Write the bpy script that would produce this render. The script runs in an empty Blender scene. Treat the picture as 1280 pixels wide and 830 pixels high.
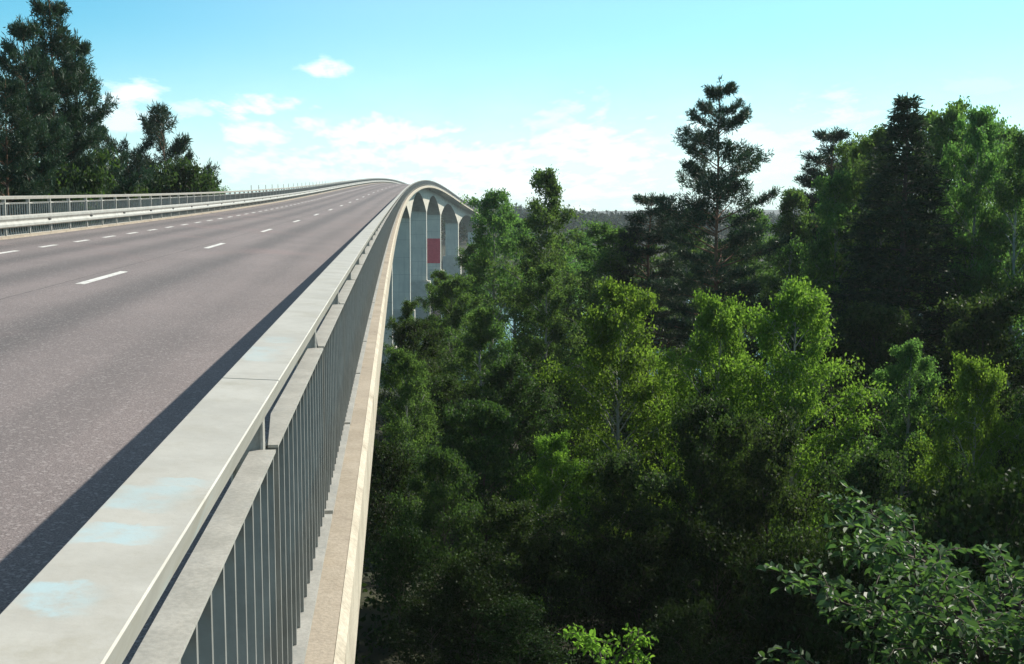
import bpy, math, random
import numpy as np
from mathutils import Matrix, Vector

C = bpy.context.scene.collection
sc = bpy.context.scene
R = math.radians
random.seed(4)

# ------------------------------------------------------------------ materials
def newmat(name):
    m = bpy.data.materials.new(name); m.use_nodes = True
    nt = m.node_tree; nt.nodes.clear()
    out = nt.nodes.new('ShaderNodeOutputMaterial')
    return m, nt, out

def nd(nt, t, **kw):
    n = nt.nodes.new(t)
    for k, v in kw.items():
        if k.startswith('i_'):
            n.inputs[k[2:].replace('_', ' ')].default_value = v
        else:
            setattr(n, k, v)
    return n

def mth(nt, op, a, b=None, c=None, clamp=False):
    n = nt.nodes.new('ShaderNodeMath'); n.operation = op; n.use_clamp = clamp
    for i, v in enumerate((a, b, c)):
        if v is None: continue
        if isinstance(v, (int, float)): n.inputs[i].default_value = v
        else: nt.links.new(v, n.inputs[i])
    return n.outputs[0]

def sstep(nt, x, lo, hi):
    n = nt.nodes.new('ShaderNodeMapRange'); n.interpolation_type = 'SMOOTHSTEP'
    nt.links.new(x, n.inputs[0]); n.inputs[1].default_value = lo; n.inputs[2].default_value = hi
    return n.outputs[0]

def mixc(nt, fac, a, b, mode='MIX'):
    n = nt.nodes.new('ShaderNodeMix'); n.data_type = 'RGBA'; n.blend_type = mode
    for sock, v in ((n.inputs[0], fac), (n.inputs[6], a), (n.inputs[7], b)):
        if isinstance(v, (int, float)): sock.default_value = v
        elif isinstance(v, tuple): sock.default_value = v if len(v) == 4 else (*v, 1)
        else: nt.links.new(v, sock)
    return n.outputs[2]

def noise(nt, vec, scale, detail=4, rough=.55):
    n = nt.nodes.new('ShaderNodeTexNoise'); n.inputs['Scale'].default_value = scale
    n.inputs['Detail'].default_value = detail; n.inputs['Roughness'].default_value = rough
    if vec is not None: nt.links.new(vec, n.inputs['Vector'])
    return n.outputs['Fac']

def surface(name, c1, c2, scale=3., rough=.8, bump=0., bscale=40., metal=0., fine=0., c3=None, s3=.5):
    """two-tone weathered surface: coarse blotches, optional second stain and fine grain"""
    m, nt, out = newmat(name)
    p = nd(nt, 'ShaderNodeBsdfPrincipled'); p.inputs['Roughness'].default_value = rough
    p.inputs['Metallic'].default_value = metal
    tc = nd(nt, 'ShaderNodeTexCoord').outputs['Object']
    f = sstep(nt, noise(nt, tc, scale, 6, .65), .35, .65)
    col = mixc(nt, f, c1, c2)
    if c3: col = mixc(nt, sstep(nt, noise(nt, tc, s3, 5, .7), .52, .7), col, c3)
    if fine:
        g = noise(nt, tc, bscale, 2)
        col = mixc(nt, fine, col, mixc(nt, sstep(nt, g, .3, .7), (.0, .0, .0), (1., 1., 1.)), 'OVERLAY')
    nt.links.new(col, p.inputs['Base Color'])
    if bump:
        b = nd(nt, 'ShaderNodeBump'); b.inputs['Strength'].default_value = bump; b.inputs['Distance'].default_value = .01
        nt.links.new(noise(nt, tc, bscale, 4), b.inputs['Height']); nt.links.new(b.outputs[0], p.inputs['Normal'])
    nt.links.new(p.outputs[0], out.inputs[0])
    return m

def leafmat(name, c1, c2, c3, trans=.4, rough=.45, spec=.5, tcol=None):
    m, nt, out = newmat(name)
    geo = nd(nt, 'ShaderNodeNewGeometry').outputs['Random Per Island']
    oi = nd(nt, 'ShaderNodeObjectInfo').outputs['Random']
    ramp = nd(nt, 'ShaderNodeValToRGB'); e = ramp.color_ramp.elements
    e[0].color = (*c1, 1); e[1].color = (*c3, 1); e.new(.55).color = (*c2, 1)
    nt.links.new(geo, ramp.inputs[0])
    hsv = nd(nt, 'ShaderNodeHueSaturation')
    nt.links.new(ramp.outputs[0], hsv.inputs['Color'])
    nt.links.new(mth(nt, 'MULTIPLY_ADD', oi, .03, .485), hsv.inputs['Hue'])
    nt.links.new(mth(nt, 'MULTIPLY_ADD', oi, .5, .75), hsv.inputs['Value'])
    p = nd(nt, 'ShaderNodeBsdfPrincipled'); p.inputs['Roughness'].default_value = rough
    p.inputs['Specular IOR Level'].default_value = spec
    nt.links.new(hsv.outputs[0], p.inputs['Base Color'])
    t = nd(nt, 'ShaderNodeBsdfTranslucent')
    nt.links.new(mixc(nt, 1., hsv.outputs[0], tcol or (1.6, 1.5, .7), 'MULTIPLY'), t.inputs[0])
    mx = nd(nt, 'ShaderNodeMixShader'); mx.inputs[0].default_value = trans
    nt.links.new(p.outputs[0], mx.inputs[1]); nt.links.new(t.outputs[0], mx.inputs[2])
    nt.links.new(mx.outputs[0], out.inputs[0])
    return m

M = {}
M['concrete'] = surface('pale_concrete', (.50, .46, .38), (.60, .57, .49), .6, .85, .3, 30, fine=.1, c3=(.38, .35, .30), s3=.25)
M['nosing'] = surface('edge_concrete', (.35, .29, .22), (.45, .38, .30), 2.2, .9, .25, 60, fine=.10, c3=(.25, .20, .15), s3=1.1)
M['fascia'] = surface('bevel_concrete', (.44, .385, .30), (.54, .48, .38), 3, .85, .3, 50, fine=.12, c3=(.33, .28, .21), s3=1.6)
M['pier'] = surface('pier_concrete', (.56, .54, .46), (.66, .63, .54), .35, .85, .2, 20, c3=(.48, .46, .40), s3=.15)
M['steel'] = surface('galvanised_steel', (.40, .385, .35), (.50, .48, .44), 6, .55, .08, 90, .15, fine=.08, c3=(.33, .33, .31), s3=3.)
M['beam'] = surface('guard_beam_steel', (.36, .35, .32), (.45, .44, .405), 4, .5, .05, 60, .15)
def pier_mat():
    m, nt, out = newmat('pier_concrete_streaked')
    p = nd(nt, 'ShaderNodeBsdfPrincipled'); p.inputs['Roughness'].default_value = .85
    tc = nd(nt, 'ShaderNodeTexCoord').outputs['Object']
    mp = nd(nt, 'ShaderNodeMapping'); mp.inputs['Scale'].default_value = (1.6, 1.6, .08); nt.links.new(tc, mp.inputs['Vector'])
    col = mixc(nt, sstep(nt, noise(nt, tc, .3, 6, .6), .35, .65), (.56, .54, .47), (.67, .64, .55))
    col = mixc(nt, mth(nt, 'MULTIPLY', sstep(nt, noise(nt, mp.outputs[0], 1.2, 5, .6), .5, .72), .55), col, (.36, .35, .31))
    sep = nd(nt, 'ShaderNodeSeparateXYZ'); nt.links.new(tc, sep.inputs[0])
    lift = mth(nt, 'LESS_THAN', mth(nt, 'FRACT', mth(nt, 'DIVIDE', sep.outputs[2], 3.6)), .03)
    col = mixc(nt, mth(nt, 'MULTIPLY', lift, .45), col, (.28, .27, .25))
    nt.links.new(col, p.inputs['Base Color']); nt.links.new(p.outputs[0], out.inputs[0])
    return m
M['pierwall'] = pier_mat()
M['red'] = surface('red_panel', (.62, .035, .06), (.70, .06, .09), 1.2, .7)
M['footing'] = surface('footing_concrete', (.42, .40, .34), (.52, .50, .43), .8, .9, .2, 20)
M['dark'] = surface('rubber_dark', (.03, .03, .03), (.05, .05, .05), 5, .8)
M['marking'] = surface('road_paint', (.66, .65, .62), (.80, .79, .76), 7, .75, bscale=50, fine=.3, c3=(.36, .33, .31), s3=5.)
M['bar'] = surface('bar_steel', (.24, .24, .225), (.31, .31, .29), 6, .6, metal=.1)  # same galvanised steel, colour darkened to paint in the shade on the bars
M['soil'] = surface('forest_soil', (.020, .022, .012), (.045, .05, .02), .5, .95, .6, 6, c3=(.03, .05, .015), s3=.08)
M['bark'] = surface('dark_bark', (.07, .055, .045), (.13, .11, .09), 5, .95, .5, 30)
M['pinebark'] = surface('pine_bark', (.16, .085, .05), (.24, .13, .075), 4, .9, .5, 25, c3=(.09, .07, .06), s3=.5)
M['birchbark'] = surface('birch_bark', (.30, .30, .28), (.44, .43, .40), 3, .85, .3, 30, c3=(.06, .055, .05), s3=3.)

TC = (1.45, 1.5, .8)
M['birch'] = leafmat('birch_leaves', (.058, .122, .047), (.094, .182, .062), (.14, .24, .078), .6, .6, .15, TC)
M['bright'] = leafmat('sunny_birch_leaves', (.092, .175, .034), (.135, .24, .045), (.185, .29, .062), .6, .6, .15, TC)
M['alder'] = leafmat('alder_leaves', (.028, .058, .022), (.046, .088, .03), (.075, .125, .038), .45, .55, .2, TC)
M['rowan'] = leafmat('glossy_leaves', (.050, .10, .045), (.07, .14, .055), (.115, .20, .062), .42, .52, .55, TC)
M['pine'] = leafmat('pine_needles', (.018, .045, .028), (.030, .066, .036), (.05, .09, .042), .2, .55, .25, (1.2, 1.3, .8))
M['spruce'] = leafmat('spruce_needles', (.028, .062, .038), (.042, .084, .048), (.058, .105, .054), .35, .6, .2, (1.2, 1.2, .8))
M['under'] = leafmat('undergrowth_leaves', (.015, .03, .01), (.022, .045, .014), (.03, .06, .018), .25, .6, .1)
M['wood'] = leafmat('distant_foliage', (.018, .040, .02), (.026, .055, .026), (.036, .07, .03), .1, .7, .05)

# road: mauve-grey asphalt with speckle, darker wheel bands given by the lateral coordinate (UV)
def road_mat():
    m, nt, out = newmat('asphalt')
    p = nd(nt, 'ShaderNodeBsdfPrincipled'); p.inputs['Roughness'].default_value = .85
    uv = nd(nt, 'ShaderNodeUVMap').outputs[0]
    sep = nd(nt, 'ShaderNodeSeparateXYZ'); nt.links.new(uv, sep.inputs[0])
    tc = nd(nt, 'ShaderNodeTexCoord').outputs['Object']
    stretch = nd(nt, 'ShaderNodeMapping'); stretch.inputs['Scale'].default_value = (1.2, .06, 1)
    nt.links.new(uv, stretch.inputs['Vector'])
    streak = noise(nt, stretch.outputs[0], 1.3, 5, .6)
    blot = noise(nt, tc, .35, 6, .6)
    col = mixc(nt, sstep(nt, blot, .3, .7), (.198, .168, .166), (.238, .200, .197))
    col = mixc(nt, mth(nt, 'MULTIPLY', sstep(nt, streak, .42, .7), .5), col, (.166, .145, .144))
    u = mth(nt, 'MULTIPLY_ADD', noise(nt, stretch.outputs[0], .8, 3), .5, mth(nt, 'SUBTRACT', sep.outputs[0], .25))
    for c, w, k in ((-4.05, .75, .8), (-6.35, .65, .7), (-7.7, .6, .75), (-9.2, .7, .8), (-2.5, .5, .35), (-10.0, .3, .4)):
        d = mth(nt, 'ABSOLUTE', mth(nt, 'ADD', u, -c))
        f = mth(nt, 'MULTIPLY', mth(nt, 'SUBTRACT', 1., sstep(nt, d, 0., w)), k)
        col = mixc(nt, f, col, (.106, .096, .097))
    seam = mth(nt, 'LESS_THAN', mth(nt, 'ABSOLUTE', mth(nt, 'ADD', mth(nt, 'MULTIPLY_ADD', noise(nt, tc, 1.5, 4), .05, sep.outputs[0]), 5.42)), .012)
    col = mixc(nt, mth(nt, 'MULTIPLY', seam, .6), col, (.05, .047, .045))
    # reddish patches of aggregate
    col = mixc(nt, mth(nt, 'MULTIPLY', sstep(nt, noise(nt, tc, .22, 3), .55, .72), .4), col, (.27, .19, .185))
    sp = noise(nt, tc, 100, 2, .7)
    col = mixc(nt, .42, col, mixc(nt, sstep(nt, sp, .32, .68), (.05, .05, .05), (.95, .95, .95)), 'OVERLAY')
    sp2 = nd(nt, 'ShaderNodeTexVoronoi'); sp2.inputs['Scale'].default_value = 55
    nt.links.new(tc, sp2.inputs['Vector'])
    csep = nd(nt, 'ShaderNodeSeparateColor'); nt.links.new(sp2.outputs['Color'], csep.inputs[0])
    col = mixc(nt, mth(nt, 'MULTIPLY', mth(nt, 'GREATER_THAN', csep.outputs[0], .90), .4), col, (.45, .41, .40))
    nt.links.new(col, p.inputs['Base Color'])
    b = nd(nt, 'ShaderNodeBump'); b.inputs['Strength'].default_value = .5; b.inputs['Distance'].default_value = .006
    nt.links.new(sp, b.inputs['Height']); nt.links.new(b.outputs[0], p.inputs['Normal'])
    nt.links.new(p.outputs[0], out.inputs[0])
    return m
M['road'] = road_mat()

# broad hand rail: weathered grey paint with pale blue touch-up patches
def rail_mat():
    m, nt, out = newmat('rail_paint')
    p = nd(nt, 'ShaderNodeBsdfPrincipled'); p.inputs['Roughness'].default_value = .6
    tc = nd(nt, 'ShaderNodeTexCoord').outputs['Object']
    sep = nd(nt, 'ShaderNodeSeparateXYZ'); nt.links.new(tc, sep.inputs[0])
    n1 = noise(nt, tc, 5, 6, .65)
    col = mixc(nt, sstep(nt, n1, .3, .7), (.44, .42, .375), (.53, .51, .46))
    col = mixc(nt, mth(nt, 'MULTIPLY', sstep(nt, noise(nt, tc, 3.5, 8, .75), .48, .72), .75), col, (.39, .36, .29))
    wob = mth(nt, 'MULTIPLY_ADD', noise(nt, tc, 9, 4, .6), .16, -.08)
    y = mth(nt, 'ADD', sep.outputs[1], wob)
    x = mth(nt, 'ADD', sep.outputs[0], mth(nt, 'MULTIPLY', wob, .6))
    tot = None
    for (c, hw, x0, x1, k) in ((1.43, .07, -.475, -.385, .8), (1.69, .06, -.472, -.370, .75), (1.90, .08, -.48, -.365, .6), (2.0, .035, -.43, -.345, .5), (3.65, .20, -.47, -.38, .4), (4.0, .10, -.455, -.37, .3)):
        f = mth(nt, 'SUBTRACT', 1., sstep(nt, mth(nt, 'ABSOLUTE', mth(nt, 'ADD', y, -c)), hw * .75, hw))
        g = mth(nt, 'MULTIPLY', sstep(nt, x, x0 - .02, x0 + .02), mth(nt, 'SUBTRACT', 1., sstep(nt, x, x1 - .03, x1 + .03)))
        f = mth(nt, 'MULTIPLY', mth(nt, 'MULTIPLY', f, g), k)
        tot = f if tot is None else mth(nt, 'MAXIMUM', tot, f)
    tot = mth(nt, 'MULTIPLY', tot, sstep(nt, noise(nt, tc, 14, 5, .65), .25, .6))
    col = mixc(nt, tot, col, (.44, .59, .63))
    nt.links.new(col, p.inputs['Base Color'])
    b = nd(nt, 'ShaderNodeBump'); b.inputs['Strength'].default_value = .12; b.inputs['Distance'].default_value = .004
    nt.links.new(noise(nt, tc, 60, 4), b.inputs['Height']); nt.links.new(b.outputs[0], p.inputs['Normal'])
    nt.links.new(p.outputs[0], out.inputs[0])
    return m
M['rail'] = rail_mat()

def water_mat():
    m, nt, out = newmat('lake_water')
    p = nd(nt, 'ShaderNodeBsdfPrincipled'); p.inputs['Base Color'].default_value = (.012, .025, .03, 1)
    p.inputs['Roughness'].default_value = .08
    tc = nd(nt, 'ShaderNodeTexCoord').outputs['Object']
    b = nd(nt, 'ShaderNodeBump'); b.inputs['Strength'].default_value = .25; b.inputs['Distance'].default_value = .1
    nt.links.new(noise(nt, tc, .8, 4), b.inputs['Height']); nt.links.new(b.outputs[0], p.inputs['Normal'])
    nt.links.new(p.outputs[0], out.inputs[0])
    return m
M['water'] = water_mat()

# ------------------------------------------------------------------ mesh helpers
class MB:
    def __init__(self): self.v = []; self.f = []; self.n = 0; self.mi = []; self.m = 0
    def add(self, v, f):
        v = np.asarray(v, float).reshape(-1, 3); self.v.append(v)
        self.f.extend([tuple(int(i) + self.n for i in q) for q in f]); self.n += len(v); self.mi += [self.m]*len(f)
    def box(self, lo, hi):
        x0, y0, z0 = lo; x1, y1, z1 = hi
        v = [(x0,y0,z0),(x1,y0,z0),(x1,y1,z0),(x0,y1,z0),(x0,y0,z1),(x1,y0,z1),(x1,y1,z1),(x0,y1,z1)]
        self.add(v, [(0,3,2,1),(4,5,6,7),(0,1,5,4),(1,2,6,5),(2,3,7,6),(3,0,4,7)])
    def tube(self, pts, rad, n=6):
        pts = np.asarray(pts, float); m = len(pts)
        t = np.gradient(pts, axis=0); t /= np.linalg.norm(t, axis=1)[:, None] + 1e-9
        ref = np.array([1., 0, 0]) if abs(t[0, 2]) > .7 else np.array([0, 0, 1.])
        a = np.cross(t, ref); a /= np.linalg.norm(a, axis=1)[:, None] + 1e-9
        b = np.cross(t, a)
        an = np.arange(n) * 2 * math.pi / n
        rr = np.asarray(rad, float).reshape(-1, 1, 1)
        ring = pts[:, None, :] + rr * (np.cos(an)[None, :, None] * a[:, None, :] + np.sin(an)[None, :, None] * b[:, None, :])
        f = [(i*n+k, i*n+(k+1) % n, (i+1)*n+(k+1) % n, (i+1)*n+k) for i in range(m-1) for k in range(n)]
        f.append(tuple(range((m-1)*n, m*n)))
        self.add(ring.reshape(-1, 3), f)
    def build(self, name, mat, parent=None, smooth=False, mat2=None):
        me = bpy.data.meshes.new(name)
        me.from_pydata(np.concatenate(self.v).tolist(), [], self.f)
        me.materials.append(mat)
        if mat2: me.materials.append(mat2); me.polygons.foreach_set('material_index', self.mi)
        if smooth: me.polygons.foreach_set('use_smooth', [True] * len(me.polygons))
        return link(name, me, parent)

def link(name, me, parent=None):
    o = bpy.data.objects.new(name, me); C.objects.link(o)
    if parent: o.parent = parent
    return o

def quadmesh(name, V, mat, parent=None, per=4):
    """V: (n, per, 3) separate polygons, fast path"""
    n = len(V); me = bpy.data.meshes.new(name)
    me.vertices.add(n*per); me.loops.add(n*per); me.polygons.add(n)
    me.vertices.foreach_set('co', V.reshape(-1).astype(np.float32))
    me.loops.foreach_set('vertex_index', np.arange(n*per, dtype=np.int32))
    me.polygons.foreach_set('loop_start', (np.arange(n)*per).astype(np.int32))
    me.polygons.foreach_set('loop_total', np.full(n, per, np.int32))
    me.materials.append(mat); me.update(calc_edges=True)
    return link(name, me, parent)

def tag(o, label=None, cat=None, group=None, kind=None):
    for k, v in (('label', label), ('category', cat), ('group', group), ('kind', kind)):
        if v: o[k] = v
    return o

def empty(name, loc=(0, 0, 0)):
    o = bpy.data.objects.new(name, None); C.objects.link(o); o.location = loc; o.empty_display_size = .3
    return o

# ------------------------------------------------------------------ the line of the bridge
H = 1.7534; CF = .0538; F = 1395.97; YAW = .1061; PITCH = .1049; ROLL = .0040
ZK = np.array([0, 30, 60, 90, 120, 160, 200, 240, 280, 320, 360, 420.])
ZV = np.array([0, .5128, 1.1908, 2.0523, 3.0779, 4.6064, 6.1997, 7.6969, 8.6645, 8.5906, 7.2928, 3.6551])
HK = np.array([0, 60, 120, 180, 240, 300, 360, 420.])
HV = np.array([.292, .1658, .231, .3613, .4973, .6325, .7423, .7675])
def spl(k, v):
    n = len(k); h = np.diff(k); A = np.eye(n); b = np.zeros(n)
    for i in range(1, n-1):
        A[i, i-1] = h[i-1]; A[i, i] = 2*(h[i-1]+h[i]); A[i, i+1] = h[i]
        b[i] = 6*((v[i+1]-v[i])/h[i]-(v[i]-v[i-1])/h[i-1])
    m = np.linalg.solve(A, b)
    def ev(s):
        s = np.asarray(s, float); q = np.clip(s, k[0], k[-1])
        j = np.clip(np.searchsorted(k, q)-1, 0, n-2); t = q-k[j]; u = k[j+1]-q; hh = h[j]
        z = (m[j]*u**3+m[j+1]*t**3)/(6*hh)+(v[j]/hh-m[j]*hh/6)*u+(v[j+1]/hh-m[j+1]*hh/6)*t
        g0 = (v[1]-v[0])/h[0]-m[1]*h[0]/6; g1 = (v[-1]-v[-2])/h[-1]+m[-2]*h[-1]/6
        return z + np.where(s < k[0], g0*(s-k[0]), 0) + np.where(s > k[-1], g1*(s-k[-1]), 0)
    return ev
Zs = spl(ZK, ZV)
sf = np.linspace(0, 560, 561)
kap = np.interp(sf, HK, HV)*1e-3
TH = np.cumsum(kap)-kap[0]
CX = np.cumsum(np.sin(TH)); CY = np.cumsum(np.cos(TH)); CX -= CX[0]; CY -= CY[0]
def P(s, X, h):
    s, X, h = np.broadcast_arrays(np.asarray(s, float), np.asarray(X, float), np.asarray(h, float))
    t = np.interp(s, sf, TH); cx = np.interp(s, sf, CX); cy = np.interp(s, sf, CY) + np.minimum(s, 0)
    return np.stack([cx+X*np.cos(t), cy-X*np.sin(t), Zs(s)-CF*X+h], -1)

def sweep(mb, prof, s, caps=True):
    """closed profile [(X, h)] swept along the bridge line; prof may be a function of s"""
    s = np.asarray(s, float); rings = []
    for q in s:
        pr = np.asarray(prof(q) if callable(prof) else prof, float)
        rings.append(P(q, pr[:, 0], pr[:, 1]))
    n = len(rings[0]); m = len(s)
    f = [(i*n+k, (i+1)*n+k, (i+1)*n+(k+1) % n, i*n+(k+1) % n) for i in range(m-1) for k in range(n)]
    if caps: f += [tuple(range(n)), tuple(range((m-1)*n, m*n))[::-1]]
    mb.add(np.concatenate(rings), f)

S_ALL = np.concatenate([np.arange(-40, 60, 2.), np.arange(60, 521, 4.)])

# ------------------------------------------------------------------ camera
cam = bpy.data.cameras.new('camera'); co = bpy.data.objects.new('camera', cam); C.objects.link(co)
fw = Vector((math.sin(YAW)*math.cos(PITCH), math.cos(YAW)*math.cos(PITCH), -math.sin(PITCH)))
rt = Vector((math.cos(YAW), -math.sin(YAW), 0)); up = rt.cross(fw)
cr, sr = math.cos(ROLL), math.sin(ROLL)
# picture x = u cos - v sin, y(down) = u sin + v cos
ax = rt*cr + (-up)*(-sr)
ay = -(rt*sr + (-up)*cr)
mw = Matrix.Identity(4)
for i, a in enumerate((ax, ay, -fw)):
    for j in range(3): mw[j][i] = a[j]
mw[0][3], mw[1][3], mw[2][3] = 0, 0, H
co.matrix_world = mw
cam.sensor_width = 36; cam.lens = 36*F/1280; cam.clip_end = 20000; cam.clip_start = .05
sc.camera = co

def at(px, py, d):
    """the point of the world d metres ahead that the camera sees at pixel (px, py) of a 1280-wide picture"""
    v = fw + ax*((px-640)/F) + (-ay)*((py-415)/F)
    return Vector((0, 0, H)) + v*(d/math.hypot(v.x, v.y))

# ------------------------------------------------------------------ bridge
bridge = tag(empty('bridge', (0, 0, 0)), 'long pale concrete arched road bridge curving right over the water', 'bridge')
mb = MB()
sweep(mb, [(-.55, -.012), (-10.2, -.012), (-10.2, -.30), (-9.9, -.32), (-7.6, -.55), (-3.0, -.55), (-.55, -.32)], S_ALL)
mb.build('deck_slab', M['pier'], bridge)
mb = MB(); sweep(mb, [(-.85, -.30), (-.85, 0.), (-.85+.0, .002), (-.48, .002), (-.48, -.30)], S_ALL); mb.build('kerb', M['nosing'], bridge)
# right edge beam: flat tan top as one part, pale bevelled fascia as another
mb = MB(); sweep(mb, [(-.478, -.25), (-.478, .003), (-.238, 0.), (-.238, -.25)], S_ALL); mb.build('edge_beam', M['nosing'], bridge)
mb = MB(); sweep(mb, [(-.50, -.46), (-.50, -.26), (-.236, -.26), (-.236, 0.001), (-.200, -.035), (-.200, -.46)], S_ALL); mb.build('fascia', M['fascia'], bridge)
mb = MB(); sweep(mb, [(-10.72, -.46), (-10.75, -.05), (-10.7, .06), (-10.22, .06), (-10.08, .05), (-10.08, -.009), (-10.21, -.30), (-10.3, -.46)], S_ALL); mb.build('edge_beam', M['nosing'], bridge)

PIERS = [16, 88, 160, 233, 297, 346, 402, 462]
XO, XI = -3.0, -7.6
def depth(s):
    if s < PIERS[0]: return 2.2
    for a, b in zip(PIERS[:-1], PIERS[1:]):
        if a <= s <= b:
            u = abs(2*(s-a)/(b-a)-1)
            return 1.75 + 5.3*u**2.0
    return 7.05
mb = MB()
sg = np.unique(np.concatenate([np.arange(-20, 463, 2.), np.array(PIERS, float)]))
sweep(mb, lambda s: [(XO, -.556), (XO, -depth(s)), (XI, -depth(s)), (XI, -.556)], sg)
mb.build('arch_girder', M['concrete'], bridge)
mb = MB()     # drain pipe under the deck overhang near the crest and a joint line
sweep(mb, [(-2.2, -.62), (-2.2, -.82), (-2.4, -.82), (-2.4, -.62)], np.arange(296, 303, 2.)); mb.build('drain_pipe', M['dark'], bridge)
FOOT = {16: -12, 88: -14.5, 160: -17.0, 233: -17.9, 297: -15.6, 346: -15.2, 402: -12.9, 462: -13.5}
for s in PIERS:
    zf = FOOT[s]; a = P(s, -5.3, 0); t = float(np.interp(s, sf, TH))
    o = empty('pier_mark')      # temporary frame only
    bpy.data.objects.remove(o)
    T = Matrix.Translation((a[0], a[1], 0)) @ Matrix.Rotation(-t, 4, 'Z')
    tb = MB(); top = Zs(s)-CF*-5.3-depth(s)+.15
    th, hw = .85, 2.29
    # slightly flared head so the arch springs from the wall
    pr = [(zf, th), (top-1.5, th), (top-.4, th+.10), (top+.25, th+.30)]
    vs = []; 
    for z, k in pr: vs += [(-hw, -k, z), (hw, -k, z), (hw, k, z), (-hw, k, z)]
    fs = [(i*4+j, i*4+(j+1) % 4, (i+1)*4+(j+1) % 4, (i+1)*4+j) for i in range(3) for j in range(4)] + [(3, 2, 1, 0), (12, 13, 14, 15)]
    tb.add(vs, fs)
    po = tb.build('pier', M['pierwall'], bridge); po.matrix_local = T
    if s == 346: po['label'] = 'pier with a red lower wall'
    fb = MB(); fb.box((-hw-.9, -th-1.0, zf-9), (hw+.9, th+1.0, zf-.25)); fb.box((-hw-.15, -th-.12, zf-.25), (hw+.15, th+.12, zf+.0))
    fo = fb.build('footing', M['footing'], po)
    if s == 346:
        rb = MB(); rb.box((-hw+.12, -th-.05, -13.3), (hw-.12, -th+.004, -5.7)); rb.build('red_panel', M['red'], po)
ab = MB(); ab.box((-10.6, -42, -14), (-.5, -17, -.75)); ab.build('abutment', M['concrete'], bridge)

# ------------------------------------------------------------------ road
mb = MB(); s = S_ALL; xs = np.array([-.86, -2.2, -3.8, -5.4, -7, -8.6, -10.09])
V = P(s[:, None], xs[None, :], .004); nx = len(xs)
fs = [(i*nx+j, i*nx+j+1, (i+1)*nx+j+1, (i+1)*nx+j) for i in range(len(s)-1) for j in range(nx-1)]
fs = [q[::-1] for q in fs]
mb.add(V.reshape(-1, 3), fs)
road = tag(mb.build('road', M['road']), kind='structure')
uvl = road.data.uv_layers.new(name='UVMap')
vi = np.zeros(len(road.data.loops), np.int32); road.data.loops.foreach_get('vertex_index', vi)
uvs = np.stack([np.tile(xs, len(s))[vi], np.repeat(s, nx)[vi]], 1)
uvl.data.foreach_set('uv', uvs.reshape(-1).astype(np.float32))
def dash(name, s0, ln, X, w):
    q = np.linspace(s0, s0+ln, 4); b = MB()
    v = P(q[:, None], np.array([[X-w/2, X+w/2]]), .008).reshape(-1, 3)
    b.add(v, [(2*i, 2*i+1, 2*i+3, 2*i+2) for i in range(3)]); return b.build(name, M['marking'], road)
for k in range(-2, 24): dash('lane_marking', 20.364-1.5+12*k, 3.0, -5.1531, .15)
for k in range(-6, 90): dash('edge_marking', 25.417-.6+2.8619*k, 1.25, -8.4795, .13)

# ------------------------------------------------------------------ railings
def frame(s0, s1, X):
    a = P(s0, X, 0); b = P(s1, X, 0)
    y = Vector(b-a).normalized(); x = Vector((y.y, -y.x, 0)).normalized(); z = x.cross(y)
    m = Matrix.Identity(4)
    for i, q in enumerate((x, y, z)):
        for j in range(3): m[j][i] = q[j]
    m.translation = Vector(a); return m

def panel_mb(L, side, zt, wd, zb, nbar):
    """railing panel in its own frame: y along, x outwards (*side), z up; inverted channel, flat bars, bottom flat"""
    b = MB(); g = .03; x0, x1 = 0., wd
    # channel top with the inner corner cut back at the near end
    top = [(x0+.042, g), (x1, g), (x1, L-g), (x0, L-g), (x0, g+.46)]
    n = len(top)
    v = [(side*x, y, z) for z in (zt, zt-.008) for x, y in top]
    b.add(v, [tuple(range(n)), tuple(range(2*n-1, n-1, -1))] + [(i, n+i, n+(i+1) % n, (i+1) % n) for i in range(n)])
    for xa in (x0+.026,):
        b.box((min(side*xa, side*(xa+.008)), g+.002, zt-.04), (max(side*xa, side*(xa+.008)), L-g-.002, zt-.0085))
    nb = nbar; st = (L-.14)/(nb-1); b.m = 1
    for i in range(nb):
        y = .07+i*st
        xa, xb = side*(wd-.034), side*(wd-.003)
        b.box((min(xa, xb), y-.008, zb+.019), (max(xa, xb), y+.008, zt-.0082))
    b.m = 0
    b.box((min(side*.02, side*(wd+.03)), g, zb), (max(side*.02, side*(wd+.03)), L-g, zb+.018))
    return b

def post_mb(top):
    b = MB(); zt = top
    b.box((-.045, -.025, .03), (-.038, .025, zt)); b.box((.038, -.025, .03), (.045, .025, zt)); b.box((-.038, -.004, .03), (.038, .004, zt))
    b.box((-.055, -.07, .005), (.055, .07, .029))
    return b

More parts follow.
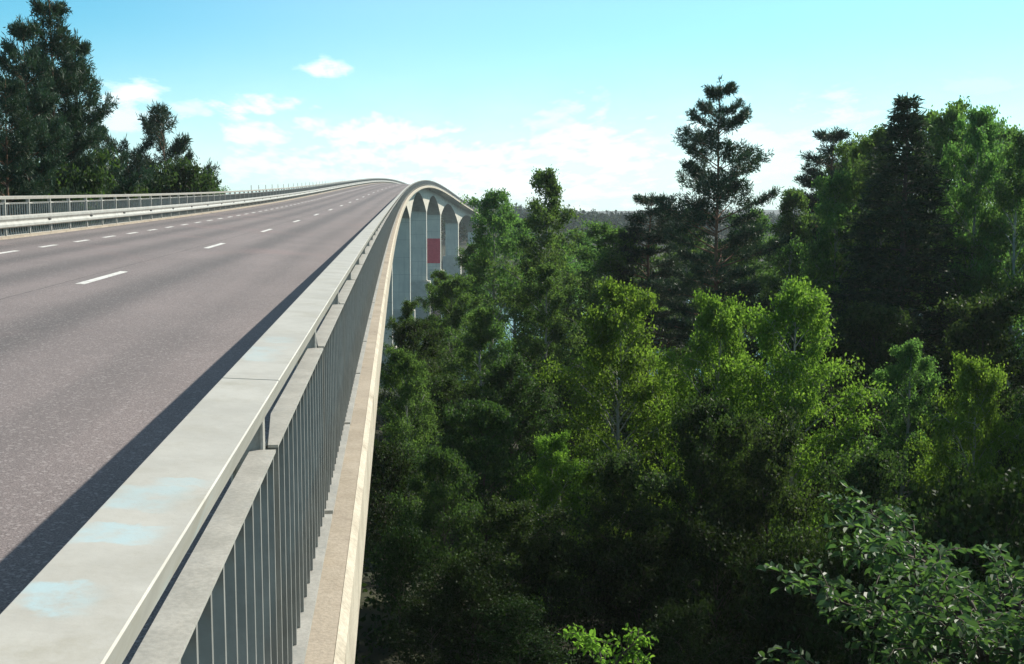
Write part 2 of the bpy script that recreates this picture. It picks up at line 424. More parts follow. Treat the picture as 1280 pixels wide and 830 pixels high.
def railing(label, X_in, side, L, s_first, x_top, x_post, x_panel, x_beam, spikes, ht, hp, tt, zb, nbar):
    root = tag(empty('bridge_railing', tuple(P(0., x_post, 0.))), label, 'railing')
    def child(mbx, name, mat, mat2=None):
        o = mbx.build(name, mat, root, mat2=mat2); o.matrix_parent_inverse = Matrix.Translation(root.location).inverted(); return o
    def putp(o, m): o.parent = root; o.matrix_parent_inverse = Matrix.Translation(root.location).inverted(); o.matrix_basis = m
    a, b = x_top
    t = MB(); s0 = s_first - 12*3
    while s0 < 500:
        e = s0+11.99
        sweep(t, [(a+.026*tt/.07, ht-tt), (a, ht-.010), (a+.008, ht), (b-.003, ht), (b-.0005, ht-.003), (b-.026*tt/.07, ht-tt)], np.linspace(s0, e, 5)); s0 += 12
    child(t, 'hand_rail', M['rail'])
    w = MB(); c = x_beam; d = -side
    prof = [(0, .60), (.055, .565), (.055, .505), (.012, .445), (.012, .425), (.055, .365), (.055, .305), (0, .27)]
    pr = [(c+d*q, h) for q, h in prof] + [(c+d*(q-.012), h) for q, h in prof[::-1]]
    sweep(w, pr, np.arange(s_first-36, 500, 3.)); ob = child(w, 'guard_beam', M['beam'])
    # splice bolts as dark plates on the beam
    k = MB()
    for i in range(60):
        sv = s_first-9.6+4.4*i
        k_ = P(np.array([sv-.09, sv+.09])[:, None], c+d*np.array([[.013, .05]]), .435)
        v = []
        for hh in (-.024, .024):
            for (ss, xx) in ((sv-.09, .0125), (sv+.09, .0125), (sv+.09, .05), (sv-.09, .05)):
                v.append(P(ss, c+d*xx, .435+hh))
        k.add(v, [(0, 1, 2, 3), (7, 6, 5, 4), (0, 4, 5, 1), (1, 5, 6, 2), (2, 6, 7, 3), (3, 7, 4, 0)])
    ko = k.build('splice_bolts', M['dark'], ob); ko['kind'] = 'stuff'
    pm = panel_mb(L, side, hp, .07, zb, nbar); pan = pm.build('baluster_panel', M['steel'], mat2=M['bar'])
    qm = post_mb(ht-tt-.0005); pst = qm.build('post', M['steel'])
    n0 = int((s_first+10)//L); total = int((480-s_first)//L)
    far_p = MB(); far_q = MB(); pv = np.concatenate(pm.v); qv = np.concatenate(qm.v)
    cnt = 0
    for i in range(-n0, total):
        sa = s_first+i*L; m = frame(sa, sa+L, x_panel); mp = frame(sa, sa+L, x_post)
        if cnt < 100:
            o = pan if cnt == 0 else pan.copy(); q = pst if cnt == 0 else pst.copy()
            if cnt: C.objects.link(o); C.objects.link(q)
            putp(o, m); putp(q, mp)
        else:
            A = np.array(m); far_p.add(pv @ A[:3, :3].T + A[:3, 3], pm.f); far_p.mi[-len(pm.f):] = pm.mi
            A = np.array(mp); far_q.add(qv @ A[:3, :3].T + A[:3, 3], qm.f)
        cnt += 1
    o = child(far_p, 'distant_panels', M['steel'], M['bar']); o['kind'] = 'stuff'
    o = child(far_q, 'distant_posts', M['steel']); o['kind'] = 'stuff'
    if spikes:
        b = MB()
        for sv in np.arange(78, 170, 3.8):
            p = P(sv, x_panel-.1, 0); b.box((p[0]-.02, p[1]-.02, p[2]+.06), (p[0]+.02, p[1]+.02, p[2]+1.42))
        o = child(b, 'fence_stakes', M['steel']); o['kind'] = 'stuff'
    return root
railing('grey steel railing beside the camera with a broad flat hand rail and vertical bars', -.40, 1, 2.1, 3.15, (-.485, -.322), -.41, -.40, -.52, False, 1.2217, 1.03, .10, .22, 14)
railing('far grey steel railing across the road with posts and a long pale guard beam', -10.3, -1, 1.9, 4.0, (-10.34, -10.18), -10.26, -10.22, -10.17, True, 1.1, .93, .08, .055, 10)

# ------------------------------------------------------------------ ground, water
def sm(x, a, b):
    t = np.clip((np.asarray(x, float)-a)/(b-a), 0, 1); return t*t*(3-2*t)
def ground(x, y):
    x = np.asarray(x, float); y = np.asarray(y, float)
    z = -9.5 - 4.5*sm(y, 10, 80) - 9*sm(y, 95, 150)
    z = z - 2.2*sm(x, 0, 12)*sm(60-y, 0, 40)
    left = sm(-x, 12, 26)*(1-sm(y, 120, 190)); z = z + left*5
    z = z + 15*sm(y, 430, 640)
    z = z + 14*sm(-x, 45, 90)*sm(y, 150, 210)*(1-sm(y, 430, 640))
    ridge = np.interp(x, [-1500, -300, 60, 110, 200, 300, 800, 2500], [10, 8, 3, -3.5, -11, -12, 4, 8])
    z = z + (ridge-(-8))*sm(y, 650, 900)
    z = z + 12*sm(y, 1200, 3000)
    z = z + .35*np.sin(x*.31)*np.cos(y*.27) + .2*np.sin(x*.9+y*.7)
    z = z + 9*(1-sm(np.hypot(x+5.3, np.minimum(y+8, 0)), 6, 22))*(1-sm(y, -16, -9))
    return z
gx = np.concatenate([-np.geomspace(6000, 90, 30), np.arange(-84, 120, 3.), np.geomspace(125, 6000, 30)])
gy = np.concatenate([-np.geomspace(3000, 50, 12), np.arange(-45, 180, 3.), np.geomspace(185, 9000, 46)])
XX, YY = np.meshgrid(gx, gy)
V = np.stack([XX, YY, ground(XX, YY)], -1).reshape(-1, 3); nx = len(gx)
mb = MB(); mb.add(V, [(i*nx+j, i*nx+j+1, (i+1)*nx+j+1, (i+1)*nx+j) for i in range(len(gy)-1) for j in range(nx-1)])
tag(mb.build('ground', M['soil'], smooth=True), kind='structure')
mb = MB(); mb.add([(-400, 60, -21), (900, 60, -21), (900, 700, -21), (-400, 700, -21)], [(0, 1, 2, 3)])
tag(mb.build('water', M['water']), kind='structure')

# ------------------------------------------------------------------ tree kit
def unit(v): return v/(np.linalg.norm(v, axis=-1, keepdims=True)+1e-9)
def leaves(rng, c, size, asp=.62, flat=0., droop=None):
    """diamond leaves at centres c"""
    n = len(c); a = unit(rng.normal(size=(n, 3)))
    if droop is not None: a = unit(a*(1-droop)+np.array([0, 0, -1.])*droop)
    nrm = rng.normal(size=(n, 3)); nrm[:, 2] += flat*np.sign(nrm[:, 2]); 
    b = unit(np.cross(a, nrm)); L = size*(.65+.7*rng.random((n, 1)))
    bow = np.cross(a, b)*L*.12
    return np.stack([c-a*L*.5, c+b*L*asp*.5-a*L*.06+bow, c+a*L*.5, c-b*L*asp*.5-a*L*.06+bow], 1)

def limb(rng, p0, az, elev0, elev1, L, n=6, wob=.08):
    pts = [p0]; e = np.linspace(elev0, elev1, n-1); a = az
    for q in e:
        a += rng.normal()*wob*2; d = np.array([math.cos(a)*math.cos(q), math.sin(a)*math.cos(q), math.sin(q)])
        pts.append(pts[-1]+d*L/(n-1))
    return np.array(pts)
def along(pts, t):
    t = np.clip(np.asarray(t, float), 0, .9999)*(len(pts)-1); i = t.astype(int); f = (t-i)[..., None]
    return pts[i]*(1-f)+pts[np.minimum(i+1, len(pts)-1)]*f
def trunkline(rng, h, lean=.02, n=9):
    z = np.linspace(0, h, n); o = np.cumsum(rng.normal(size=(n, 2))*lean*h*.35, 0); o -= o[0]
    return np.column_stack([o, z])

def broadleaf(seed, h, w, base=.25, nl=34, per=34, leaf=.15, spread=.26, peak=.4, topthin=.5, drp=.35):
    """trunk and limbs, leaf bunches along drooping twigs; crown widest at 'peak' of its height"""
    rng = np.random.default_rng(seed); tb = MB(); tr = trunkline(rng, h)
    r0 = .012*h; rad = r0*np.linspace(1, .12, len(tr))**.9; tb.tube(tr, rad, 8); cs = []
    for i in range(nl):
        t = base+(.985-base)*((i+rng.random())/nl); u = (t-base)/(1-base)
        prof = (.35+.65*(u/peak)**.8) if u < peak else max(.05, (1-(u-peak)/(1-peak))**.62)
        L = w*.5*prof*(.5+.7*rng.random())*(1.45 if rng.random() < .14 else 1)+.15
        az = i*2.4+rng.normal()*.5; p0 = along(tr, t)
        lb = limb(rng, p0, az, R(55-18*(1-u)), R(12+25*u), L*1.15)
        tb.tube(lb, np.linspace(max(.018, r0*.38*(1-t)+.012), .01, len(lb)), 5)
        ns = 4+int(L*1.6)
        for k in range(ns):
            q = .3+.7*(k+rng.random())/ns; st = along(lb, q)
            tw = limb(rng, st, az+rng.normal()*1.1, R(30), R(-45 if drp > .3 else 5), L*(.22+.25*rng.random())+.12+.15*(1-u), 4)
            tb.tube(tw, np.linspace(.012, .005, len(tw)), 3)
            cs.append(along(tw, rng.random(2)*.8+.2))
        cs.append(along(lb, np.array([.75, .9, 1.])))
    cs.append(along(tr, np.linspace(.9, 1., 5)))
    cs = np.concatenate(cs); m = rng.random(len(cs)) > .16; cs = cs[m]
    dens = rng.gamma(2.2, per/2.2, len(cs)).astype(int)+3
    idx = np.repeat(np.arange(len(cs)), dens)
    c = cs[idx]+rng.normal(size=(len(idx), 3))*(spread*(1.15-.45*np.clip(cs[idx, 2:3]/h, 0, 1)**2))*np.array([1, 1, .8])
    return tb, leaves(rng, c, leaf, droop=drp)

def needles(rng, c, d, n, L, wd):
    """tufts of flat needles at c pointing about d"""
    k = len(c); cc = np.repeat(c, n, 0); dd = np.repeat(d, n, 0)
    a = unit(dd*.7+rng.normal(size=cc.shape)*.75+np.array([0, 0, .25])); b = unit(np.cross(a, rng.normal(size=cc.shape)))
    ll = L*(.6+.6*rng.random((len(cc), 1)))
    s = cc+rng.normal(size=cc.shape)*L*.22
    return np.stack([s-b*wd*.4, s+a*ll*.55-b*wd, s+a*ll, s+a*ll*.55+b*wd], 1)

def pine(seed, h, w, base=.3, whorls=13, per=5, prof=None, flatness=.2, gaps=.15, L=.34, n=16, upturn=20):
    rng = np.random.default_rng(seed); tb = MB(); tr = trunkline(rng, h, .012)
    r0 = .012*h; tb.tube(tr, r0*np.linspace(1, .1, len(tr)), 8); cs = []; ds = []
    for i in range(whorls):
        for j in range(per):
            if rng.random() < gaps: continue
            t = base+(.99-base)*(i+.35*rng.random())/whorls; u = (t-base)/(1-base)
            Lb = w*.5*prof(u)*(.55+.65*rng.random())+.3
            az = j*2*math.pi/per+i*1.1+rng.normal()*.35; p0 = along(tr, t)
            lb = limb(rng, p0, az, R(4+30*u), R(upturn*.5+30*u), Lb)
            tb.tube(lb, np.linspace(.02+.05*(1-u)*h/18, .012, len(lb)), 5)
            ns = 3+int(Lb*2.2)
            for k in range(ns):
                q = .3+.7*(k+.5)/ns; sgn = 1 if k % 2 else -1
                tw = limb(rng, along(lb, q), az+sgn*(.7+.4*rng.random()), R(5), R(upturn), Lb*(.42-.24*q)+.2, 4)
                tb.tube(tw, np.linspace(.012, .006, len(tw)), 3)
                pts = along(tw, np.linspace(.25, 1, 3+int(Lb*.5))); cs.append(pts)
                ds.append(np.tile(unit(tw[-1]-tw[0]), (len(pts), 1)))
            pts = along(lb, np.linspace(.55, 1, 4)); cs.append(pts); ds.append(np.tile(unit(lb[-1]-lb[-2]), (4, 1)))
    pts = along(tr, np.linspace(.93, 1, 5)); cs.append(pts); ds.append(np.tile([0, 0, 1.], (5, 1)))
    cs = np.concatenate(cs); ds = np.concatenate(ds)
    return tb, needles(rng, cs+rng.normal(size=cs.shape)*.06, ds, n, L, .028)

def spruce(seed, h, w):
    rng = np.random.default_rng(seed); tb = MB(); tr = trunkline(rng, h, .006)
    tb.tube(tr, .012*h*np.linspace(1, .06, len(tr)), 8); cs = []; ds = []
    nw = 34
    for i in range(nw):
        for j in range(6):
            t = .1+.89*(i+.6*rng.random())/nw; u = (t-.1)/.9
            Lb = w*.5*(1-u)**1.0*(.65+.5*rng.random())+.12
            az = j*math.pi/3+i*.9+rng.normal()*.25
            lb = limb(rng, along(tr, t), az, R(8), R(-22+30*u), Lb)
            tb.tube(lb, np.linspace(.03, .01, len(lb)), 4)
            ns = 2+int(Lb*2.4)
            for k in range(ns):
                q = .2+.8*(k+.5)/ns; sgn = 1 if k % 2 else -1
                tw = limb(rng, along(lb, q), az+sgn*.9, R(-5), R(-45), Lb*(.36-.2*q)+.18, 3)
                pts = along(tw, np.linspace(.2, 1, 3)); cs.append(pts); ds.append(np.tile(unit(tw[-1]-tw[0]), (3, 1)))
            pts = along(lb, np.linspace(.4, 1, 4)); cs.append(pts); ds.append(np.tile(unit(lb[-1]-lb[-2]), (4, 1)))
    cs = np.concatenate(cs); ds = np.concatenate(ds)
    return tb, needles(rng, cs, ds, 8, .33, .036)

def spray(seed, h, w, leaf, nst=9, ntw=14, nlf=16, base=.1):
    """close shrub: arching stems, side twigs and separate folded leaves set alternately along them"""
    rng = np.random.default_rng(seed); tb = MB(); out = []
    tr = trunkline(rng, h*.9, .02); tb.tube(tr, np.linspace(.07, .015, len(tr)), 8)
    for i in range(nst):
        t = base+(.95-base)*i/(nst-1); az = i*2.4+rng.normal()*.3
        L = w*.5*(1.15-.75*t)*(.8+.4*rng.random())
        lb = limb(rng, along(tr, t), az, R(58), R(8), L*1.2, 8, .05)
        tb.tube(lb, np.linspace(.028, .008, len(lb)), 5)
        for k in range(ntw):
            q = .18+.82*(k+rng.random())/ntw; sgn = 1 if k % 2 else -1
            tw = limb(rng, along(lb, q), az+sgn*(.5+.6*rng.random()), R(35*rng.random()+10), R(-10), w*.09+.4*rng.random()*(1.2-q), 5, .1)
            tb.tube(tw, np.linspace(.008, .003, len(tw)), 3)
            for m in range(nlf):
                c = along(tw, np.array([.08+.92*(m+.5)/nlf]))[0]
                dirv = unit(tw[-1]-tw[0]); sd = unit(np.cross(dirv, [0, 0, 1.]))*(1 if m % 2 else -1)
                a = unit(dirv*.55+sd*.8+rng.normal(size=3)*.35+np.array([0, 0, -.15]))
                nn = unit(np.array([0, 0, 1.])+rng.normal(size=3)*.45); b = unit(np.cross(a, nn)); nn = np.cross(b, a)
                l = leaf*(.6+.6*rng.random()); c = c+a*.012
                fold = nn*l*.09; tip = c+a*l-nn*l*.12
                for sg in (1, -1):
                    e1 = c+a*l*.32+b*sg*l*.27+fold; e2 = c+a*l*.7+b*sg*l*.22+fold
                    out.append((c, e1, e2, tip) if sg > 0 else (c, tip, e2, e1))
    return tb, np.array(out)

PROTO = {}
def proto(key, kind, made, bark, mat):
    tb, lv = made
    root = empty(kind); tr = tb.build('trunk', M[bark], root, True); cr = quadmesh('crown', lv, M[mat], root)
    v = lv.reshape(-1, 3); z = v[:, 2]
    PROTO[key] = dict(root=root, parts=(tr, cr), h=float(np.percentile(z, 99.9)), w=float(np.percentile(np.hypot(v[:, 0], v[:, 1]), 96))*2, used=False)

pc = lambda u: (1-u)**.75*(.55+.45*min(1, u/.12))
proto('birch_a', 'birch_tree', broadleaf(11, 17, 7.2, .2, 46, 52, .16, .27, .32), 'birchbark', 'birch')
proto('birch_b', 'birch_tree', broadleaf(12, 17, 6.6, .16, 42, 50, .16, .28, .38), 'birchbark', 'birch')
proto('birch_c', 'birch_tree', broadleaf(13, 15, 7.5, .15, 46, 46, .16, .30, .35), 'birchbark', 'birch')
proto('bright_a', 'birch_tree', broadleaf(21, 11, 6.0, .12, 48, 56, .125, .24, .36), 'birchbark', 'bright')
proto('bright_b', 'birch_tree', broadleaf(22, 11, 6.2, .1, 46, 56, .125, .25, .42), 'birchbark', 'bright')
proto('alder_a', 'alder_tree', broadleaf(31, 10, 6, .1, 40, 50, .15, .28, .45, drp=.15), 'bark', 'alder')
proto('alder_b', 'alder_tree', broadleaf(32, 9, 6, .08, 38, 50, .15, .28, .5, drp=.15), 'bark', 'alder')
proto('pine_a', 'pine_tree', pine(44, 22, 7.6, .28, 17, 6, lambda u: min(1, (1-u)/.5)**.95*(.7+.3*min(1, u/.2))+.04, gaps=.32, n=18), 'pinebark', 'pine')
proto('pine_b', 'pine_tree', pine(42, 22, 6.2, .32, 17, 6, lambda u: (1-u)**.5*(.6+.4*min(1, u/.2)), gaps=.08, n=18, L=.38), 'pinebark', 'pine')
proto('pine_c', 'pine_tree', pine(43, 16, 6.4, .3, 11, 6, lambda u: .5+.5*math.sin(2.9*u+.2), gaps=.22, n=20, L=.38, upturn=24), 'pinebark', 'pine')
proto('spruce_a', 'spruce_tree', spruce(51, 22, 9.0), 'bark', 'spruce')
proto('spray_a', 'alder_bush', spray(61, 6.5, 6.0, .10, 44, 24, 16, .3), 'bark', 'rowan')
proto('spray_b', 'alder_bush', spray(62, 5.0, 3.6, .095, 20, 18, 14), 'bark', 'bright')
proto('shrub_a', 'leafy_shrub', broadleaf(71, 5, 4.6, .05, 26, 26, .14, .34, .4, drp=.1), 'bark', 'under')

def plant(key, px, py, d, wpx, label, group=None, cat='tree', rot=None, base=None):
    pr = PROTO[key]; p = at(px, py, d); gz = float(ground(p.x, p.y))-.15
    if pr['used']:
        root = pr['root'].copy(); C.objects.link(root)
        for k in ('group', 'label', 'category'):
            if k in root: del root[k]
        for c in pr['parts']:
            q = c.copy(); C.objects.link(q); q.parent = root
    else: root = pr['root']; pr['used'] = True
    sz = max(1.5, p.z-gz)/pr['h']; sx = max(wpx*d/F/pr['w'], sz*.62)
    root.location = (p.x, p.y, gz); root.scale = (sx, sx, sz)
    root.rotation_euler = (0, 0, random.uniform(0, 6.28) if rot is None else rot)
    return tag(root, label, cat, group)

# --- right of the bridge, named trees
plant('birch_a', 612, 238, 80, 105, 'slender green birch nearest the bridge arches, its tip against the pale sky')
plant('birch_b', 686, 212, 68, 120, 'tall birch with a wispy open top rising right of the slender birch by the bridge')
plant('pine_a', 903, 105, 62, 155, 'tall layered pine standing alone against the sky above the birches')
plant('pine_b', 812, 244, 74, 100, 'short dark pine at the left foot of the tall layered pine')
plant('pine_b', 1040, 163, 82, 105, 'slanting grey green pine half hidden between the layered pine and the dark spruce')
plant('spruce_a', 1134, 124, 58, 250, 'broad dark spruce with a pointed top above the sunlit birches at right')
plant('birch_c', 1180, 126, 64, 100, 'pale green tall birch close behind the right side of the dark spruce')
plant('birch_a', 1222, 138, 60, 105, 'tall drooping birch second in from the right edge of the picture')
plant('birch_b', 1275, 164, 58, 120, 'tall full birch cut by the right edge of the picture')
plant('birch_c', 768, 278, 74, 150, 'rounded mid green birch filling the gap left of the short dark pine')
plant('birch_b', 990, 238, 76, 100, 'light green birch behind and left of the dark spruce')
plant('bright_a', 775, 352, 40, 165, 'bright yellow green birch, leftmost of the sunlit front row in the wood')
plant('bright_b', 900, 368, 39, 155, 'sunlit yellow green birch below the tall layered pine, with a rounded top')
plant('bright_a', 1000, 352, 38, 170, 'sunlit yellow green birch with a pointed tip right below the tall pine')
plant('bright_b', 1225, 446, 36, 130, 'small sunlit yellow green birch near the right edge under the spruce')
plant('birch_a', 1130, 425, 41, 110, 'dull green young birch between the two sunlit birches at right')
plant('birch_c', 560, 345, 72, 110, 'low bushy birch covering the foot of the bridge piers')
plant('birch_a', 552, 338, 86, 60, 'green birch top just under the red pier wall')
plant('birch_b', 508, 376, 66, 70, 'leafy birch hiding the pier bases right against the bridge edge')
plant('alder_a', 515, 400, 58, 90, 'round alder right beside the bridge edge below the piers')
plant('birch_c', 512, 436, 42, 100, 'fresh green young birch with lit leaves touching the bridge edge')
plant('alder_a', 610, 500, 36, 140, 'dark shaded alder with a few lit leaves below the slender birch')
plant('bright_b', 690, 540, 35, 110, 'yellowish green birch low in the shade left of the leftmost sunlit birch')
plant('birch_b', 600, 385, 56, 110, 'mid green birch in front of the slender birch by the bridge')
plant('birch_a', 680, 330, 58, 100, 'green birch below the wispy birch, lit from the right')
plant('spray_a', 1255, 642, 12.3, 640, 'big glossy leaved bush in the bottom right corner', cat='bush', rot=.6)
plant('spray_b', 745, 768, 15, 120, 'small leafy bush top poking up at the bottom edge', cat='bush', rot=2.)
# --- right of the bridge, the rest of the wood
for i, (px, py, d, w) in enumerate([(640, 270, 95, 110), (735, 290, 98, 120), (860, 262, 92, 120), (950, 262, 90, 110), (905, 300, 84, 120), (1080, 190, 80, 110), (1250, 150, 78, 130), (1200, 158, 76, 130), (1040, 205, 88, 130), (1085, 172, 70, 120), (1108, 158, 64, 120), (1163, 140, 66, 120), (1050, 215, 68, 110), (1330, 150, 66, 150), (1400, 140, 55, 170), (1480, 160, 48, 170), (1560, 150, 44, 170), (1700, 130, 42, 170), (1420, 240, 38, 160), (1650, 250, 34, 160), (700, 300, 88, 110), (590, 300, 100, 80), (800, 306, 100, 120), (868, 312, 104, 120), (932, 306, 100, 120), (992, 300, 98, 120), (740, 330, 92, 130), (1060, 300, 95, 130)]):
    plant(('birch_c', 'birch_a', 'birch_b')[i % 3], px, py, d, w, 'green birch standing in the back rows of the wood right of the bridge', 'birches in the back of the wood')
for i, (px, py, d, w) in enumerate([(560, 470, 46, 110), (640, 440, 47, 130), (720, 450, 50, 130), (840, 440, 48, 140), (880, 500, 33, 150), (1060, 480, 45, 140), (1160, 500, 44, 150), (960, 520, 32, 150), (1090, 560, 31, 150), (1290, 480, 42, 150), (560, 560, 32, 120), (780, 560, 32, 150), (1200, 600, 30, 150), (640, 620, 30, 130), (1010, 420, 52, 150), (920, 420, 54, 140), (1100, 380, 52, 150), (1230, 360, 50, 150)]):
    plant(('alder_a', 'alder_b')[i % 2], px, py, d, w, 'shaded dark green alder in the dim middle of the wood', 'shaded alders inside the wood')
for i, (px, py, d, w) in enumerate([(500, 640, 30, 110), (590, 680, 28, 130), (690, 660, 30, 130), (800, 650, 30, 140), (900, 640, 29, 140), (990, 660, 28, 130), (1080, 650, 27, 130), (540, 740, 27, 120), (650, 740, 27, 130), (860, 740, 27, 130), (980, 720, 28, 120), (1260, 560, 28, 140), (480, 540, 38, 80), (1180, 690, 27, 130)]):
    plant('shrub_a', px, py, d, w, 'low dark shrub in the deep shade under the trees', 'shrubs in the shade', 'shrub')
# --- left of the bridge
plant('pine_b', 62, 0, 58, 95, 'tallest dark pine at far left, top near the picture edge')
plant('pine_b', 30, 28, 55, 80, 'dark pine just left of the tallest pine')
plant('pine_a', 92, 48, 60, 70, 'tall pine with bare lower trunk at the right of the tall group')
plant('pine_b', 4, 100, 52, 90, 'lower dark pine cut by the left edge of the picture')
plant('pine_c', 207, 130, 78, 82, 'crooked pine with a flat lopsided top, standing apart beyond the far railing')
plant('pine_c', 156, 163, 80, 66, 'short pine left of the crooked pine with a flat top')
plant('alder_a', 212, 200, 72, 50, 'leafy green tree at the foot of the crooked pine')
plant('alder_b', 84, 190, 57, 60, 'leafy green tree in front of the tall dark pines')
plant('alder_b', 122, 212, 62, 60, 'dull green leafy tree low between the tall pines and the short pine')
plant('birch_c', 266, 221, 110, 24, 'tiny tree tip peeping over the far railing right of the crooked pine')
for i, (px, py, d, w) in enumerate([(20, 206, 60, 150), (60, 216, 62, 140), (105, 222, 62, 130), (180, 216, 78, 90), (-40, 190, 60, 150), (130, 230, 68, 120), (196, 231, 74, 70)]):
    plant(('alder_a', 'alder_b')[i % 2], px, py, d, w, 'dense dark green alder thicket tree behind the far railing', 'alders behind the far railing')

for pr in PROTO.values():
    if not pr['used']:
        for c in pr['parts']: bpy.data.objects.remove(c)
        bpy.data.objects.remove(pr['root'])

# --- ground cover and far wood, which nobody could count
rng = np.random.default_rng(5)
n = 9000; x = rng.uniform(-1, 60, n); y = rng.uniform(12, 120, n); z = ground(x, y)
idx = np.repeat(np.arange(n), 12); c = np.stack([x, y, z], 1)[idx]+np.abs(rng.normal(size=(n*12, 3)))*np.array([.35, .35, .4])*np.sign(rng.normal(size=(n*12, 3)))*np.array([1, 1, .0])+np.array([0, 0, 1.])*np.abs(rng.normal(size=(n*12, 1)))*.4
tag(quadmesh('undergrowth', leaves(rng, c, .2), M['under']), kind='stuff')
n = 9000; az = rng.uniform(-.75, .5, n); d = 560+900*rng.random(n)**1.2
x = np.sin(az)*d; y = np.cos(az)*d
x2 = rng.uniform(-170, -52, 260); y2 = rng.uniform(330, 520, 260); x = np.concatenate([x, x2]); y = np.concatenate([y, y2]); n = len(x)
z = ground(x, y); ok = z > -20; x, y, z = x[ok], y[ok], z[ok]; n = len(x)
hh = 8+4*rng.random(n)**2; ww = hh*(.2+.16*rng.random(n)); k = 44
u = rng.random((n, k)); a = rng.random((n, k))*6.283; con = (rng.random((n, 1)) > .5)
rr = np.where(con, (1-u)*1.05, np.sqrt(np.clip(1-(2*u-1)**2, 0, 1)))*ww[:, None]*(.6+.5*rng.random((n, k)))
c = np.stack([x[:, None]+rr*np.cos(a), y[:, None]+rr*np.sin(a), z[:, None]+1+hh[:, None]*u], -1).reshape(-1, 3)
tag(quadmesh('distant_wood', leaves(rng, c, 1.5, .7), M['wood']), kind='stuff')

# ------------------------------------------------------------------ light
SUN_AZ = R(55)      # to the right of the bridge's direction
SUN_EL = R(36)
sd = Vector((math.sin(SUN_AZ)*math.cos(SUN_EL), math.cos(SUN_AZ)*math.cos(SUN_EL), math.sin(SUN_EL)))
sl = bpy.data.lights.new('sun', 'SUN'); sl.energy = 5.0; sl.angle = R(.53); sl.color = (1, .94, .82)
so = bpy.data.objects.new('sun', sl); C.objects.link(so); so.rotation_euler = sd.to_track_quat('Z', 'Y').to_euler()

w = bpy.data.worlds.new('World'); sc.world = w; w.use_nodes = True; nt = w.node_tree; nt.nodes.clear()
out = nt.nodes.new('ShaderNodeOutputWorld'); bg = nt.nodes.new('ShaderNodeBackground'); nt.links.new(bg.outputs[0], out.inputs[0])
sky = nt.nodes.new('ShaderNodeTexSky'); sky.sky_type = 'NISHITA'; sky.sun_disc = False
sky.sun_elevation = SUN_EL; sky.sun_rotation = SUN_AZ; sky.air_density = 1.0; sky.dust_density = .5; sky.ozone_density = 1.0
tc = nt.nodes.new('ShaderNodeTexCoord').outputs['Generated']
sep = nt.nodes.new('ShaderNodeSeparateXYZ'); nt.links.new(tc, sep.inputs[0])
az = mth(nt, 'ARCTAN2', sep.outputs[0], sep.outputs[1]); el = mth(nt, 'ARCSINE', sep.outputs[2])
col = mixc(nt, 1., sky.outputs[0], mixc(nt, sstep(nt, el, .24, .60), (.53, 1.36, 1.50), (.62, .68, .66)), 'MULTIPLY')
comb = nt.nodes.new('ShaderNodeCombineXYZ'); nt.links.new(az, comb.inputs[0]); nt.links.new(mth(nt, 'MULTIPLY', el, 2.4), comb.inputs[1])
col = mixc(nt, mth(nt, 'MULTIPLY', sstep(nt, az, -.36, .05), .20), col, (11., 12.5, 12.5))
nz = noise(nt, comb.outputs[0], 14, 10, .62); nz2 = noise(nt, comb.outputs[0], 55, 8, .65)
dist = mth(nt, 'ADD', mth(nt, 'MULTIPLY_ADD', nz, 4.2, -2.1), mth(nt, 'MULTIPLY_ADD', nz2, 2.0, -1.0))
def dirpx(px, py):
    v = (at(px, py, 1000)-Vector((0, 0, H))).normalized(); return math.atan2(v.x, v.y), math.asin(v.z)
mask = None
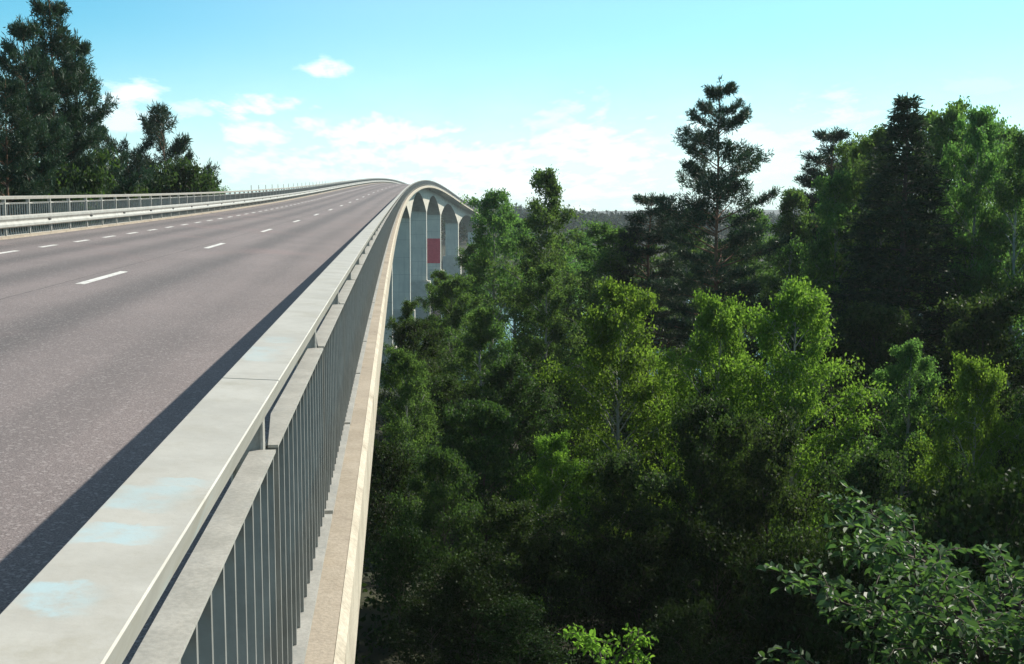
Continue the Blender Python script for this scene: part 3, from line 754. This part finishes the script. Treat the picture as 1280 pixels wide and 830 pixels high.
for (px, py, rx, ry, k) in ((413, 89, 24, 10, .9), (165, 118, 36, 15, .85), (325, 131, 50, 14, .9), (235, 137, 30, 9, .6), (388, 157, 26, 14, .8), (150, 150, 60, 22, .7), (330, 165, 50, 22, .8), (470, 165, 90, 16, .9), (690, 150, 40, 18, .55), (300, 205, 90, 28, .75),
                            (520, 195, 160, 22, .8), (720, 195, 150, 40, .8), (440, 225, 190, 22, .75), (950, 190, 190, 50, .6), (620, 235, 330, 36, .85), (1230, 105, 50, 12, .25), (830, 175, 120, 20, .5)):
    a0, e0 = dirpx(px, py)
    dx = mth(nt, 'DIVIDE', mth(nt, 'SUBTRACT', az, a0), rx/F); dy = mth(nt, 'DIVIDE', mth(nt, 'SUBTRACT', el, e0), ry/F)
    r = mth(nt, 'SQRT', mth(nt, 'ADD', mth(nt, 'MULTIPLY', dx, dx), mth(nt, 'MULTIPLY', dy, dy)))
    f = mth(nt, 'MULTIPLY', mth(nt, 'SUBTRACT', 1., sstep(nt, mth(nt, 'ADD', r, dist), .0, 1.7)), k*.88)
    mask = f if mask is None else mth(nt, 'MAXIMUM', mask, f)
# thin veil that thickens towards the horizon
veil = mth(nt, 'MULTIPLY', mth(nt, 'SUBTRACT', 1., sstep(nt, el, .0, .17)), .52)
mask = mth(nt, 'MAXIMUM', mask, mth(nt, 'MULTIPLY', veil, mth(nt, 'MULTIPLY_ADD', nz, .8, .5)), clamp=False)
col = mixc(nt, mask, col, (13.5, 14.2, 14.4))
nt.links.new(col, bg.inputs[0]); bg.inputs[1].default_value = .083

# the hazy summer air over the valley
hm, hnt, hout = newmat('haze_air'); hv = hnt.nodes.new('ShaderNodeVolumePrincipled')
hv.inputs['Color'].default_value = (.86, .93, 1, 1); hv.inputs['Density'].default_value = .0002; hv.inputs['Anisotropy'].default_value = .2
hnt.links.new(hv.outputs[0], hout.inputs[1])
hb = MB(); hb.box((-1700, -300, -60), (1700, 2400, 45)); tag(hb.build('haze', hm), kind='stuff')

# ------------------------------------------------------------------ render settings
sc.view_settings.view_transform = 'Standard'; sc.view_settings.look = 'None'
sc.view_settings.exposure = 0.32; sc.view_settings.gamma = 1
sc.cycles.use_denoising = True; sc.cycles.sample_clamp_direct = 3; sc.cycles.sample_clamp_indirect = 4; sc.cycles.volume_bounces = 0
sc.cycles.max_bounces = 6; sc.cycles.diffuse_bounces = 3; sc.cycles.glossy_bounces = 2; sc.cycles.transmission_bounces = 3
sc.cycles.caustics_reflective = False; sc.cycles.caustics_refractive = False
